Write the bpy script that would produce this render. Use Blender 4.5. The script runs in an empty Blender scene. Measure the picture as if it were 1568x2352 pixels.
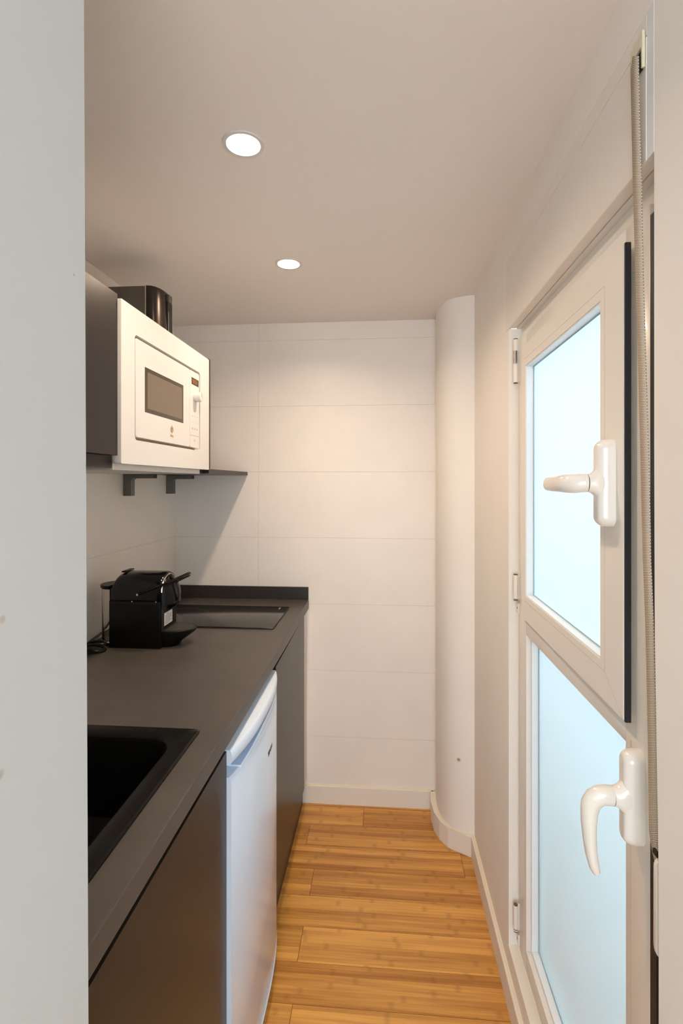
import bpy, bmesh, math, random
from mathutils import Vector, Matrix
random.seed(7)
PI = math.pi
SC = bpy.context.scene
COL = SC.collection

# ------------------------------------------------------------------ materials
MATS = {}
def mat(name, color, rough=0.5, metal=0.0, bump=0.0, bscale=200, var=0.0, vscale=6, coat=0.0, spec=0.5,
        trans=0.0, ior=1.45, emit=None, estr=0.0, bdist=0.002):
    m = bpy.data.materials.new(name); m.use_nodes = True
    nt = m.node_tree; N = nt.nodes; L = nt.links
    b = N['Principled BSDF']
    b.inputs['Base Color'].default_value = (*color, 1)
    b.inputs['Roughness'].default_value = rough
    b.inputs['Metallic'].default_value = metal
    b.inputs['Specular IOR Level'].default_value = spec
    b.inputs['Coat Weight'].default_value = coat
    b.inputs['IOR'].default_value = ior
    b.inputs['Transmission Weight'].default_value = trans
    if emit:
        b.inputs['Emission Color'].default_value = (*emit, 1); b.inputs['Emission Strength'].default_value = estr
    tc = N.new('ShaderNodeTexCoord')
    if var > 0:
        n = N.new('ShaderNodeTexNoise'); n.inputs['Scale'].default_value = vscale; n.inputs['Detail'].default_value = 6
        L.new(tc.outputs['Object'], n.inputs['Vector'])
        r = N.new('ShaderNodeMapRange'); r.inputs[1].default_value = 0.3; r.inputs[2].default_value = 0.7
        r.inputs[3].default_value = 1 - var; r.inputs[4].default_value = 1 + var
        L.new(n.outputs['Fac'], r.inputs[0])
        v = N.new('ShaderNodeVectorMath'); v.operation = 'SCALE'; v.inputs[0].default_value = color
        L.new(r.outputs[0], v.inputs['Scale']); L.new(v.outputs[0], b.inputs['Base Color'])
    if bump > 0:
        n2 = N.new('ShaderNodeTexNoise'); n2.inputs['Scale'].default_value = bscale; n2.inputs['Detail'].default_value = 4
        L.new(tc.outputs['Object'], n2.inputs['Vector'])
        bp = N.new('ShaderNodeBump'); bp.inputs['Strength'].default_value = bump; bp.inputs['Distance'].default_value = bdist
        L.new(n2.outputs['Fac'], bp.inputs['Height']); L.new(bp.outputs[0], b.inputs['Normal'])
    MATS[name] = m
    return m

mat('plaster', (.88, .84, .785), .75, bump=.35, bscale=28, bdist=.0015, var=.02, vscale=3)
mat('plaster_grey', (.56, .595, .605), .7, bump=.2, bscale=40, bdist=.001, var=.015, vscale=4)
mat('ceiling_paint', (.84, .795, .76), .85)
mat('tile', (.86, .81, .755), .38, bump=.12, bscale=5, bdist=.002, var=.025, vscale=5, spec=.4)
mat('grout', (.62, .58, .52), .9)
mat('skirting', (.83, .78, .70), .45)
mat('caulk', (.86, .76, .56), .5)
mat('laminate', (.030, .026, .024), .30, bump=.05, bscale=500, bdist=.0003, spec=.2)
mat('worktop_stone', (.078, .068, .061), .42, bump=.08, bscale=350, bdist=.0004, var=.10, vscale=9)
mat('black_void', (.006, .006, .007), .6)
mat('sink_composite', (.006, .006, .006), .30, bump=.25, bscale=700, bdist=.0004, spec=.15)
mat('hob_glass', (.030, .027, .025), .13, spec=.6)
mat('hob_mark', (.075, .066, .060), .25)
mat('hob_print', (.35, .33, .31), .3)
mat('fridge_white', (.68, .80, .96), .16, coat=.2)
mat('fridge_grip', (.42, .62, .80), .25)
mat('appliance_white', (.70, .695, .69), .22, coat=.2)
mat('white_panel', (.66, .63, .59), .5)
mat('print_tan', (.42, .30, .19), .5)
mat('print_dark', (.09, .075, .06), .5)
mat('micro_window', (.16, .125, .09), .22)
mat('micro_window_frame', (.055, .043, .03), .2)
mat('display', (.05, .03, .02), .2)
mat('display_lit', (.3, .1, .02), .4, emit=(1, .32, .08), estr=.10)
mat('bracket', (.15, .15, .13), .38, metal=.2)
mat('black_gloss', (.003, .003, .004), .13, coat=.1)
mat('black_satin', (.0045, .0045, .0045), .34, spec=.25)
mat('black_matte', (.012, .012, .012), .5)
mat('chrome', (.75, .72, .68), .15, metal=1.0)
mat('clear_plastic', (.96, .97, .97), .03, trans=1.0, ior=1.25)
mat('label_paper', (.78, .77, .80), .5)
mat('toaster_side', (.105, .092, .082), .42)
mat('toaster_shell', (.045, .035, .028), .27, metal=.55)
mat('upvc', (.84, .80, .74), .28, coat=.1)
mat('upvc_cool', (.82, .83, .84), .3)
mat('upvc_line', (.50, .45, .38), .6)
mat('handle_enamel', (.83, .79, .73), .17, coat=.4)
mat('glass_seal', (.30, .42, .50), .5)
mat('upstand_stone_shaded', (.028, .024, .021), .5, bump=.08, bscale=350, bdist=.0004)  # same stone as the slab, darkened to paint in shade on the upright face
mat('rubber', (.012, .013, .016), .45)
mat('cream_plastic', (.72, .67, .50), .4)
mat('trim_white', (.78, .80, .82), .5)
mat('outside_floor', (.44, .48, .51), .8)
mat('outside_wall', (.40, .48, .52), .8)
mat('cable_rubber', (.008, .008, .010), .3)

# lens of the lamps
def lamp_mat():
    m = bpy.data.materials.new('lamp_lens'); m.use_nodes = True
    b = m.node_tree.nodes['Principled BSDF']
    b.inputs['Base Color'].default_value = (1, .95, .88, 1)
    b.inputs['Emission Color'].default_value = (1, .80, .58, 1); b.inputs['Emission Strength'].default_value = 28
    MATS['lamp_lens'] = m
lamp_mat()

# frosted glass: diffuse transmission with a satin surface
def frosted():
    m = bpy.data.materials.new('frosted_glass'); m.use_nodes = True
    nt = m.node_tree; N = nt.nodes; L = nt.links
    N.remove(N['Principled BSDF']); out = N['Material Output']
    t = N.new('ShaderNodeBsdfTranslucent'); t.inputs[0].default_value = (.59, .65, .665, 1)
    g = N.new('ShaderNodeBsdfGlossy'); g.inputs['Roughness'].default_value = .22; g.inputs[0].default_value = (.9, .95, 1, 1)
    fr = N.new('ShaderNodeFresnel'); fr.inputs[0].default_value = 1.3
    mx = N.new('ShaderNodeMixShader')
    L.new(fr.outputs[0], mx.inputs[0]); L.new(t.outputs[0], mx.inputs[1]); L.new(g.outputs[0], mx.inputs[2])
    L.new(mx.outputs[0], out.inputs[0]); MATS['frosted_glass'] = m
frosted()

def bamboo():
    m = bpy.data.materials.new('bamboo_planks'); m.use_nodes = True
    nt = m.node_tree; N = nt.nodes; L = nt.links; b = N['Principled BSDF']
    tc = N.new('ShaderNodeTexCoord'); at = N.new('ShaderNodeAttribute'); at.attribute_name = 'plank'
    sep = N.new('ShaderNodeSeparateXYZ'); L.new(tc.outputs['Object'], sep.inputs[0])
    def math_(op, a, c=None, v=None):
        n = N.new('ShaderNodeMath'); n.operation = op
        if hasattr(a, 'links'): L.new(a, n.inputs[0])
        else: n.inputs[0].default_value = a
        if c is not None:
            if hasattr(c, 'links'): L.new(c, n.inputs[1])
            else: n.inputs[1].default_value = c
        return n.outputs[0]
    # lamella index (strips ~ 2 cm wide) with its own tone
    ly = math_('MULTIPLY', sep.outputs['Y'], 1/.0209)
    li = math_('FLOOR', ly)
    seg = math_('MULTIPLY', at.outputs['Fac'], 37.0)
    comb = N.new('ShaderNodeCombineXYZ'); L.new(li, comb.inputs[0]); L.new(seg, comb.inputs[1])
    wn = N.new('ShaderNodeTexWhiteNoise'); wn.noise_dimensions = '3D'; L.new(comb.outputs[0], wn.inputs['Vector'])
    # fine fibre
    c2 = N.new('ShaderNodeCombineXYZ')
    L.new(math_('MULTIPLY', sep.outputs['X'], 5.0), c2.inputs[0])
    L.new(math_('MULTIPLY', sep.outputs['Y'], 170.0), c2.inputs[1]); L.new(seg, c2.inputs[2])
    fn = N.new('ShaderNodeTexNoise'); fn.inputs['Scale'].default_value = 1; fn.inputs['Detail'].default_value = 5
    L.new(c2.outputs[0], fn.inputs['Vector'])
    # broad streak
    c3 = N.new('ShaderNodeCombineXYZ')
    L.new(math_('MULTIPLY', sep.outputs['X'], 2.5), c3.inputs[0])
    L.new(math_('MULTIPLY', sep.outputs['Y'], 40.0), c3.inputs[1]); L.new(seg, c3.inputs[2])
    f3 = N.new('ShaderNodeTexNoise'); f3.inputs['Scale'].default_value = 1; f3.inputs['Detail'].default_value = 3
    L.new(c3.outputs[0], f3.inputs['Vector'])
    # knuckles: one every ~28 cm per lamella, random phase
    ph = math_('ADD', math_('MULTIPLY', sep.outputs['X'], 3.4), math_('MULTIPLY', wn.outputs['Value'], 11.3))
    fr = math_('FRACT', ph)
    kn0 = math_('ABSOLUTE', math_('SUBTRACT', fr, .5))
    kr = N.new('ShaderNodeMapRange'); kr.inputs[1].default_value = .004; kr.inputs[2].default_value = .045
    kr.inputs[3].default_value = 1; kr.inputs[4].default_value = 0; L.new(kn0, kr.inputs[0])
    c4 = N.new('ShaderNodeVectorMath'); c4.operation = 'SCALE'; c4.inputs['Scale'].default_value = 330
    L.new(tc.outputs['Object'], c4.inputs[0])
    kn = N.new('ShaderNodeTexNoise'); kn.inputs['Scale'].default_value = 1; L.new(c4.outputs[0], kn.inputs['Vector'])
    km = math_('MULTIPLY', kr.outputs[0], math_('MULTIPLY', kn.outputs['Fac'], .52))
    # combine to a factor
    a1 = math_('ADD', math_('MULTIPLY', wn.outputs['Value'], .42), math_('MULTIPLY', fn.outputs['Fac'], .62))
    a2 = math_('ADD', a1, math_('MULTIPLY', f3.outputs['Fac'], .55))
    a3 = math_('ADD', a2, math_('MULTIPLY', at.outputs['Fac'], .16))
    a4 = math_('SUBTRACT', a3, .33)
    cr = N.new('ShaderNodeValToRGB'); cr.color_ramp.elements[0].position = .22; cr.color_ramp.elements[1].position = .80
    cr.color_ramp.elements[0].color = (.40, .155, .026, 1); cr.color_ramp.elements[1].color = (.80, .41, .10, 1)
    L.new(a4, cr.inputs[0])
    mx = N.new('ShaderNodeMix'); mx.data_type = 'RGBA'; L.new(km, mx.inputs[0]); L.new(cr.outputs[0], mx.inputs[6])
    mx.inputs[7].default_value = (.17, .065, .018, 1)
    L.new(mx.outputs[2], b.inputs['Base Color'])
    b.inputs['Roughness'].default_value = .34; b.inputs['Specular IOR Level'].default_value = .45
    bp = N.new('ShaderNodeBump'); bp.inputs['Strength'].default_value = .06; bp.inputs['Distance'].default_value = .001
    L.new(fn.outputs['Fac'], bp.inputs['Height']); L.new(bp.outputs[0], b.inputs['Normal'])
    MATS['bamboo'] = m
bamboo()

def webbing():
    m = bpy.data.materials.new('webbing'); m.use_nodes = True
    nt = m.node_tree; N = nt.nodes; L = nt.links; b = N['Principled BSDF']
    b.inputs['Roughness'].default_value = .85
    uv = N.new('ShaderNodeUVMap')
    v = N.new('ShaderNodeTexBrick'); v.offset = .5
    v.inputs['Color1'].default_value = (.78, .70, .58, 1); v.inputs['Color2'].default_value = (.74, .66, .54, 1)
    v.inputs['Mortar'].default_value = (.30, .24, .18, 1); v.inputs['Scale'].default_value = 1
    v.inputs['Mortar Size'].default_value = .16; v.inputs['Brick Width'].default_value = 1; v.inputs['Row Height'].default_value = .75
    L.new(uv.outputs[0], v.inputs['Vector'])
    L.new(v.outputs['Color'], b.inputs['Base Color'])
    bp = N.new('ShaderNodeBump'); bp.inputs['Strength'].default_value = .25; bp.inputs['Distance'].default_value = .0003; bp.invert = True
    L.new(v.outputs['Fac'], bp.inputs['Height']); L.new(bp.outputs[0], b.inputs['Normal'])
    MATS['webbing'] = m
webbing()

# plaster with small brown scuffs at fixed spots (dirt with a shape of its own)
def stained(name, base, spots, col=(.34, .21, .12)):
    m = MATS[base].copy(); m.name = name; nt = m.node_tree; N = nt.nodes; L = nt.links; b = N['Principled BSDF']
    src = b.inputs['Base Color'].links[0].from_socket
    tc = N.new('ShaderNodeTexCoord'); cur = src
    nz = N.new('ShaderNodeTexNoise'); nz.inputs['Scale'].default_value = 90; L.new(tc.outputs['Object'], nz.inputs['Vector'])
    for p, r, s in spots:
        d = N.new('ShaderNodeVectorMath'); d.operation = 'DISTANCE'; d.inputs[1].default_value = p
        L.new(tc.outputs['Object'], d.inputs[0])
        ad = N.new('ShaderNodeMath'); ad.operation = 'MULTIPLY_ADD'; ad.inputs[1].default_value = r*.9
        L.new(nz.outputs['Fac'], ad.inputs[0]); L.new(d.outputs['Value'], ad.inputs[2])
        mr = N.new('ShaderNodeMapRange'); mr.inputs[1].default_value = r*.9; mr.inputs[2].default_value = r*1.5
        mr.inputs[3].default_value = s; mr.inputs[4].default_value = 0; L.new(ad.outputs[0], mr.inputs[0])
        mx = N.new('ShaderNodeMix'); mx.data_type = 'RGBA'; L.new(mr.outputs[0], mx.inputs[0]); L.new(cur, mx.inputs[6])
        mx.inputs[7].default_value = (*col, 1); cur = mx.outputs[2]
    L.new(cur, b.inputs['Base Color']); MATS[name] = m
stained('column_plaster', 'plaster', [((.2955, 2.052, .362), .010, .9), ((.25, 2.10, .37), .003, .4)])
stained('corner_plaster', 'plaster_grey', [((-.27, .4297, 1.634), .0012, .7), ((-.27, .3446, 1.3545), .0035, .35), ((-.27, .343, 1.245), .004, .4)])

# ------------------------------------------------------------------ mesh helpers
class MB:
    def __init__(self): self.bm = bmesh.new()
    def box(self, x0, x1, y0, y1, z0, z1, bev=0.0, seg=2, rot=None):
        r = bmesh.ops.create_cube(self.bm, size=1.0)
        vs = r['verts']
        for v in vs:
            v.co = Vector((x0 + (v.co.x+.5)*(x1-x0), y0 + (v.co.y+.5)*(y1-y0), z0 + (v.co.z+.5)*(z1-z0)))
        if bev > 0:
            es = list({e for v in vs for e in v.link_edges})
            bmesh.ops.bevel(self.bm, geom=es, offset=bev, segments=seg, profile=.5, affect='EDGES')
        return self
    def prism(self, pts, axis, a, b_):
        """pts 2D closed polygon extruded along axis from a to b_. axis x: pts=(y,z); y: (x,z); z: (x,y)"""
        def mk(p, t):
            return {'x': (t, p[0], p[1]), 'y': (p[0], t, p[1]), 'z': (p[0], p[1], t)}[axis]
        A = [self.bm.verts.new(mk(p, a)) for p in pts]; B = [self.bm.verts.new(mk(p, b_)) for p in pts]
        n = len(pts)
        fs = [self.bm.faces.new(A), self.bm.faces.new(B[::-1])]
        for i in range(n): fs.append(self.bm.faces.new((A[i], B[i], B[(i+1) % n], A[(i+1) % n])))
        bmesh.ops.recalc_face_normals(self.bm, faces=fs)
        return self
    def loft(self, rings, cap=True, closed=True):
        R = [[self.bm.verts.new(p) for p in r] for r in rings]; n = len(R[0]); fs = []
        for i in range(len(R)-1):
            for j in range(n if closed else n-1):
                fs.append(self.bm.faces.new((R[i][j], R[i][(j+1) % n], R[i+1][(j+1) % n], R[i+1][j])))
        if cap and closed:
            fs.append(self.bm.faces.new(R[0][::-1])); fs.append(self.bm.faces.new(R[-1]))
        bmesh.ops.recalc_face_normals(self.bm, faces=fs)
        return self
    def tube(self, path, rad, n=12, up=(0, 0, 1)):
        """rad: scalar, list of scalars or list of (ra, rb)"""
        P = [Vector(p) for p in path]; rings = []
        upv = Vector(up)
        for i, p in enumerate(P):
            t = (P[min(i+1, len(P)-1)] - P[max(i-1, 0)]).normalized()
            u = upv - t*upv.dot(t)
            if u.length < 1e-4: u = Vector((1, 0, 0)) - t*t.x
            u.normalize(); w = t.cross(u)
            r = rad[i] if isinstance(rad, (list, tuple)) else rad
            ra, rb = r if isinstance(r, tuple) else (r, r)
            rings.append([p + u*math.cos(a)*ra + w*math.sin(a)*rb for a in [2*PI*k/n for k in range(n)]])
        return self.loft(rings)
    def cyl(self, c, axis, r, h, n=32, r2=None):
        ax = {'x': Vector((1, 0, 0)), 'y': Vector((0, 1, 0)), 'z': Vector((0, 0, 1))}[axis] if isinstance(axis, str) else Vector(axis).normalized()
        c = Vector(c); r2 = r if r2 is None else r2
        u = ax.orthogonal().normalized(); w = ax.cross(u)
        mk = lambda p, rr: [p + u*math.cos(a)*rr + w*math.sin(a)*rr for a in [2*PI*k/n for k in range(n)]]
        return self.loft([mk(c, r), mk(c + ax*h, r2)])
    def annulus(self, c, r0, r1, h, n=40, axis='z'):
        """ring of rectangular section standing on c"""
        c = Vector(c)
        def pt(a, r, t):
            if axis == 'z': return c + Vector((math.cos(a)*r, math.sin(a)*r, t))
            return c + Vector((t, math.cos(a)*r, math.sin(a)*r))
        prev = []
        for k in range(n):
            a = 2*PI*k/n
            prev.append([self.bm.verts.new(pt(a, r, t)) for r, t in ((r0, 0), (r1, 0), (r1, h), (r0, h))])
        fs = []
        for k in range(n):
            A, B = prev[k], prev[(k+1) % n]
            for j in range(4): fs.append(self.bm.faces.new((A[j], B[j], B[(j+1) % 4], A[(j+1) % 4])))
        bmesh.ops.recalc_face_normals(self.bm, faces=fs)
        return self
    def bevel_sharp(self, off, seg=3, ang=35):
        es = [e for e in self.bm.edges if len(e.link_faces) == 2 and e.calc_face_angle(0) > math.radians(ang)]
        bmesh.ops.bevel(self.bm, geom=es, offset=off, segments=seg, profile=.5, affect='EDGES', clamp_overlap=True)
        return self
    def build(self, name, m, parent=None, smooth=True, org=None):
        me = bpy.data.meshes.new(name); self.bm.to_mesh(me); self.bm.free()
        me.materials.append(MATS[m])
        if smooth:
            for p in me.polygons: p.use_smooth = True
            me.set_sharp_from_angle(angle=math.radians(32))
        o = bpy.data.objects.new(name, me); COL.objects.link(o)
        if parent is not None:
            o.parent = parent; o.matrix_parent_inverse = Matrix.Translation(-root_loc(parent))
        return o

def root_loc(o):
    v = Vector(o.location)
    while o.parent: o = o.parent; v += Vector(o.location)
    # parts keep their mesh in world coordinates with the inverse set, so their own location is zero
    return v

def tag(o, label=None, cat=None, group=None, kind=None):
    if label: o['label'] = label
    if cat: o['category'] = cat
    if group: o['group'] = group
    if kind: o['kind'] = kind
    return o
def thing(name, label, cat, loc, group=None):
    o = bpy.data.objects.new(name, None); COL.objects.link(o); o.location = loc
    o.empty_display_size = .05
    return tag(o, label, cat, group)
def part(mb, name, m, parent, **k):
    """parent may be a thing (Empty) or a part mesh (for a sub-part)"""
    o = mb.build(name, m, None, **k); o.parent = parent
    base = parent if parent.type == 'EMPTY' else parent.parent
    if parent.type == 'EMPTY':
        o.matrix_parent_inverse = Matrix.Translation(-Vector(parent.location))
    return o
def struct(mb, name, m, label=None, **k):
    o = mb.build(name, m, None, **k); o['kind'] = 'structure'
    if label: o['label'] = label
    return o
def text_mesh(s, size, origin, xdir, ydir, thick=.0003, bold=0.0):
    """flat lettering as mesh data in world coordinates"""
    c = bpy.data.curves.new('lettering', 'FONT'); c.body = s; c.size = size; c.extrude = thick; c.offset = bold
    c.align_x = 'CENTER'; c.align_y = 'CENTER'; c.resolution_u = 3
    o = bpy.data.objects.new('lettering', c); COL.objects.link(o)
    dg = bpy.context.evaluated_depsgraph_get(); dg.update()
    me = bpy.data.meshes.new_from_object(o.evaluated_get(dg))
    bpy.data.objects.remove(o); bpy.data.curves.remove(c)
    xd = Vector(xdir).normalized(); yd = Vector(ydir).normalized(); zd = xd.cross(yd)
    M = Matrix.Translation(Vector(origin)) @ Matrix((xd, yd, zd)).transposed().to_4x4()
    me.transform(M)
    mb = MB(); mb.bm.from_mesh(me); bpy.data.meshes.remove(me)
    return mb
def rrect(w, h, r, n=6, cx=0, cy=0):
    pts = []
    for sx, sy, a0 in ((1, 1, 0), (-1, 1, 90), (-1, -1, 180), (1, -1, 270)):
        for k in range(n+1):
            a = math.radians(a0 + 90*k/n)
            pts.append((cx + sx*(w/2-r) + r*math.cos(a), cy + sy*(h/2-r) + r*math.sin(a)))
    return pts

# ------------------------------------------------------------------ key measures (metres)
XL, YB, ZC = -.968, 2.3166, 2.18        # left tiled wall, back wall, ceiling
XR = .353                               # right wall
WF = -.337                              # worktop front
BW = .9292                              # not used by the camera, worktop height .92
DY0, DY1, DZ0, DZ1 = .703, 1.4846, .146, 2.083   # opening for door and shutter box

# ------------------------------------------------------------------ structure
# floor: bamboo planks running across the kitchen
mb = MB(); bm = mb.bm
lay = bm.loops.layers.color.new('plank') if False else None
vals = []
W = .1253; joints = {0: -.086, 1: -.309, 2: .30, 3: -.259, 4: .52, 5: -.260, 6: .42, 7: -.251, 8: .33}
y = 2.1661 + W; k = -1
y_top = 2.1661
rows = []
for k in range(-2, 40):
    ya = y_top - W*k; yb = ya + W
    # row index as seen: row 0 lies between 2.29 and 2.166
    rows.append((k, ya, yb))
for k, ya, yb in rows:
    if ya < -2.6: continue
    yb2 = min(yb, YB); ya2 = ya
    if ya2 >= YB: continue
    jx = joints.get(k, -.8 + random.random()*1.6)
    xs = [-1.6]
    x = jx
    while x > -1.6: x -= 1.2
    x += 1.2
    while x < 1.6:
        if x > -1.55: xs.append(x)
        x += 1.2
    xs.append(1.6)
    for i in range(len(xs)-1):
        g = .0006
        q = [bm.verts.new(p) for p in ((xs[i]+g, ya2+g, 0), (xs[i+1]-g, ya2+g, 0), (xs[i+1]-g, yb2-g, 0), (xs[i]+g, yb2-g, 0))]
        bm.faces.new(q); vals.append(random.random())
r = bmesh.ops.extrude_face_region(bm, geom=list(bm.faces))
for v in [e for e in r['geom'] if isinstance(e, bmesh.types.BMVert)]: v.co.z -= .012
bm.normal_update()
bmesh.ops.recalc_face_normals(bm, faces=list(bm.faces))
fl = struct(mb, 'floor', 'bamboo', smooth=False)
me = fl.data
attr = me.attributes.new('plank', 'FLOAT', 'FACE')
rnd = {}
for p in me.polygons:
    c = p.center
    key = None
    # all faces of one plank share a value
    row = math.floor((c.y - y_top)/W + 1e-4); jx = joints.get(-row, 0)
    key = (row, math.floor((c.x - jx)/1.2))
    attr.data[p.index].value = rnd.setdefault(key, random.Random(hash(key) & 0xffff).random())
struct(MB().box(-1.6, 1.6, -2.6, YB, -.05, -.0125), 'trim_7', 'black_void')

# ceiling with real holes for the two recessed lamps
LAMPS = [(-.300, 1.085), (-.314, 1.690)]
mb = MB()
def ceil_sheet(mb, z, dz):
    R = .037
    cuts_y = [-2.6, LAMPS[0][1]-.06, LAMPS[0][1]+.06, LAMPS[1][1]-.06, LAMPS[1][1]+.06, YB+.1]
    for i, (y0, y1) in enumerate(zip(cuts_y[:-1], cuts_y[1:])):
        if i in (1, 3):
            lx, ly = LAMPS[0 if i == 1 else 1]
            mb.box(-1.6, lx-.06, y0, y1, z, z+dz); mb.box(lx+.06, 1.6, y0, y1, z, z+dz)
            n = 32; vin = []; vout = []; vin2 = []
            for k in range(n):
                a = 2*PI*k/n; ca, sa = math.cos(a), math.sin(a); s = .06/max(abs(ca), abs(sa))
                vin.append(mb.bm.verts.new((lx+R*ca, ly+R*sa, z))); vout.append(mb.bm.verts.new((lx+s*ca, ly+s*sa, z)))
                vin2.append(mb.bm.verts.new((lx+R*ca, ly+R*sa, z+dz)))
            for k in range(n):
                j = (k+1) % n
                mb.bm.faces.new((vin[k], vin[j], vout[j], vout[k]))
                mb.bm.faces.new((vin[k], vin2[k], vin2[j], vin[j]))
        else:
            mb.box(-1.6, 1.6, y0, y1, z, z+dz)
ceil_sheet(mb, ZC, .06)
struct(mb, 'ceiling', 'ceiling_paint', smooth=False)
struct(MB().box(-1.6, 1.6, -2.6, YB+.1, ZC+.06, ZC+.16), 'trim_8', 'ceiling_paint', smooth=False)

# tiled walls: 30 cm rows, real tiles over grout
def tiles(mb, fixed, side, u0, u1, ujoints, z0, z1, back=.012):
    g = .0005
    us = [u0] + [u for u in ujoints if u0 < u < u1] + [u1]
    zs = [z0] + [k*.3 for k in range(0, 9) if z0 + .01 < k*.3 < z1 - .01] + [z1]
    for i in range(len(us)-1):
        for j in range(len(zs)-1):
            a0, a1, b0, b1 = us[i]+g, us[i+1]-g, zs[j]+g, zs[j+1]-g
            if side == 'back': mb.box(a0, a1, fixed, fixed+.008, b0, b1, .0006, 1)
            else: mb.box(fixed-.008, fixed, a0, a1, b0, b1, .0006, 1)
mb = MB(); tiles(mb, YB, 'back', XL-.008, .36, [-.570], 0, ZC)
struct(mb, 'wall_back', 'tile', smooth=False)
struct(MB().box(-1.1, .5, YB+.0015, YB+.12, -.02, ZC+.01), 'wall_back_grout', 'grout', smooth=False)
bpy.data.objects['wall_back_grout'].name = 'trim_1'
mb = MB(); tiles(mb, XL, 'left', .46, YB, [], 0, ZC)
struct(mb, 'wall_left', 'tile', smooth=False)
struct(MB().box(XL-.12, XL-.0015, .46, YB+.1, -.02, ZC+.01), 'trim_2', 'grout', smooth=False)

# right wall with the door opening; the near edge of the plaster leans a little
mb = MB()
T = .16
mb.prism([(DY1, -.01), (2.33, -.01), (2.33, ZC+.01), (DY0, ZC+.01), (DY0, DZ1), (DY1+.029, DZ1), (DY1+.029, 1.8845), (DY1, 1.8845)], 'x', XR, XR+T)
mb.box(XR, XR+T, DY0, DY1, -.01, DZ0)
mb.prism([(-.5, -.01), (.692, -.01), (.692, .95), (.7015, 1.25), (DY0, 1.5), (DY0, ZC+.01), (-.5, ZC+.01)], 'x', XR, XR+T)
struct(mb, 'wall_right', 'plaster', smooth=False)

# rounded column in the far right corner
col = [(.234, 2.33), (.2335, 2.305), (.2285, 2.27), (.2265, 2.235), (.2275, 2.19), (.232, 2.15), (.241, 2.115), (.253, 2.088),
       (.269, 2.067), (.288, 2.052), (.310, 2.042), (.334, 2.034), (.360, 2.030), (.44, 2.03), (.44, 2.33)]
mb = MB().prism(col, 'z', -.01, ZC+.01)
struct(mb, 'wall_column', 'column_plaster')

# wall stub at the left of the camera, its far edge slightly out of plumb
mb = MB()
bz = [(-.27, .4589, -.01), (-.27, .4428, ZC+.01)]
A = [mb.bm.verts.new(p) for p in ((-.27, -.6, -.01), (-.27, .4592, -.01), (-1.09, .4592, -.01), (-1.09, -.6, -.01))]
B = [mb.bm.verts.new(p) for p in ((-.27, -.6, ZC+.01), (-.27, .4424, ZC+.01), (-1.09, .4424, ZC+.01), (-1.09, -.6, ZC+.01))]
fs = [mb.bm.faces.new(A), mb.bm.faces.new(B[::-1])] + [mb.bm.faces.new((A[i], B[i], B[(i+1) % 4], A[(i+1) % 4])) for i in range(4)]
bmesh.ops.recalc_face_normals(mb.bm, faces=fs)
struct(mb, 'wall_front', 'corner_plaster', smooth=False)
# unseen room behind the camera, made up; its windows added to let in daylight
mb = MB(); mb.box(-1.7, -1.6, -2.6, -.6, -.01, ZC+.01); mb.box(-1.6, -1.09, -.7, -.6, -.01, ZC+.01)
struct(mb, 'wall_living_left', 'plaster_grey', smooth=False)
def wall_with_added_window(name, u0, u1, w0, w1, z0, z1, mk):
    mb = MB(); mk(mb, u0, w0, -.01, ZC+.01); mk(mb, w1, u1, -.01, ZC+.01); mk(mb, w0, w1, -.01, z0); mk(mb, w0, w1, z1, ZC+.01)
    struct(mb, name, 'plaster_grey', smooth=False)
wall_with_added_window('wall_added_end', -1.6, 1.6, -1.4, 1.4, .25, 2.1, lambda m, a, b_, z0, z1: m.box(a, b_, -2.7, -2.6, z0, z1))
wall_with_added_window('wall_added_right', -2.6, -.5, -2.2, -1.5, .25, 2.1, lambda m, a, b_, z0, z1: m.box(1.6, 1.7, a, b_, z0, z1))  # unseen side window, added for more daylight fill
struct(MB().box(XR+T, 1.7, -.5, -.4, -.01, ZC+.01), 'wall_living_return', 'plaster_grey', smooth=False)

# skirting boards
def skirt(name, poly_out, poly_in, z1=.08):
    mb = MB(); mb.prism(poly_out + poly_in[::-1], 'z', 0, z1); mb.bevel_sharp(.0012, 1, 50)
    struct(mb, name, 'skirting', smooth=False)
skirt('baseboard_back', [(-.40, YB-.012), (.222, YB-.012)], [(-.40, YB), (.222, YB)])
inner = [(.2335, 2.305), (.2285, 2.27), (.2265, 2.235), (.2275, 2.19), (.232, 2.15), (.241, 2.115), (.253, 2.088),
         (.269, 2.067), (.288, 2.052), (.310, 2.042), (.334, 2.034), (.353, 2.031)]
outer = [(.212, 2.3185), (.2055, 2.275), (.203, 2.235), (.2095, 2.165), (.2265, 2.111), (.2560, 2.069), (.2960, 2.0445), (.3375, 2.0217)]
skirt('baseboard_column', outer, inner)
skirt('baseboard_right', [(.3385, 2.0217), (.341, 1.5), (.341, -.5)], [(.353, 2.031), (.353, 1.5), (.353, -.5)])
# yellowed sealant bead along the tops
mb = MB()
mb.prism([(-.40, YB-.005), (.226, YB-.005), (.226, YB), (-.40, YB)], 'z', .08, .0835)
mb.prism([(.345, 2.026), (.3485, 1.5), (.3485, -.5), (.353, -.5), (.353, 2.031)], 'z', .08, .083)
ins = [(.9*a[0]+.1*b[0], .9*a[1]+.1*b[1]) for a, b in zip(inner, inner)]
off = [(p[0]-.004, p[1]-.002) for p in inner]
mb.prism(off + inner[::-1], 'z', .0795, .083)
struct(mb, 'trim_3', 'caulk', smooth=False)
# uneven plaster ledge under the door
mb = MB()
mb.prism([(XR-.004, DZ0-.022), (XR+.02, DZ0-.026), (XR+.02, DZ0+.003), (XR-.001, DZ0+.001)], 'y', .70, DY1+.002)
struct(mb, 'trim_4', 'skirting', smooth=False)

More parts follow.
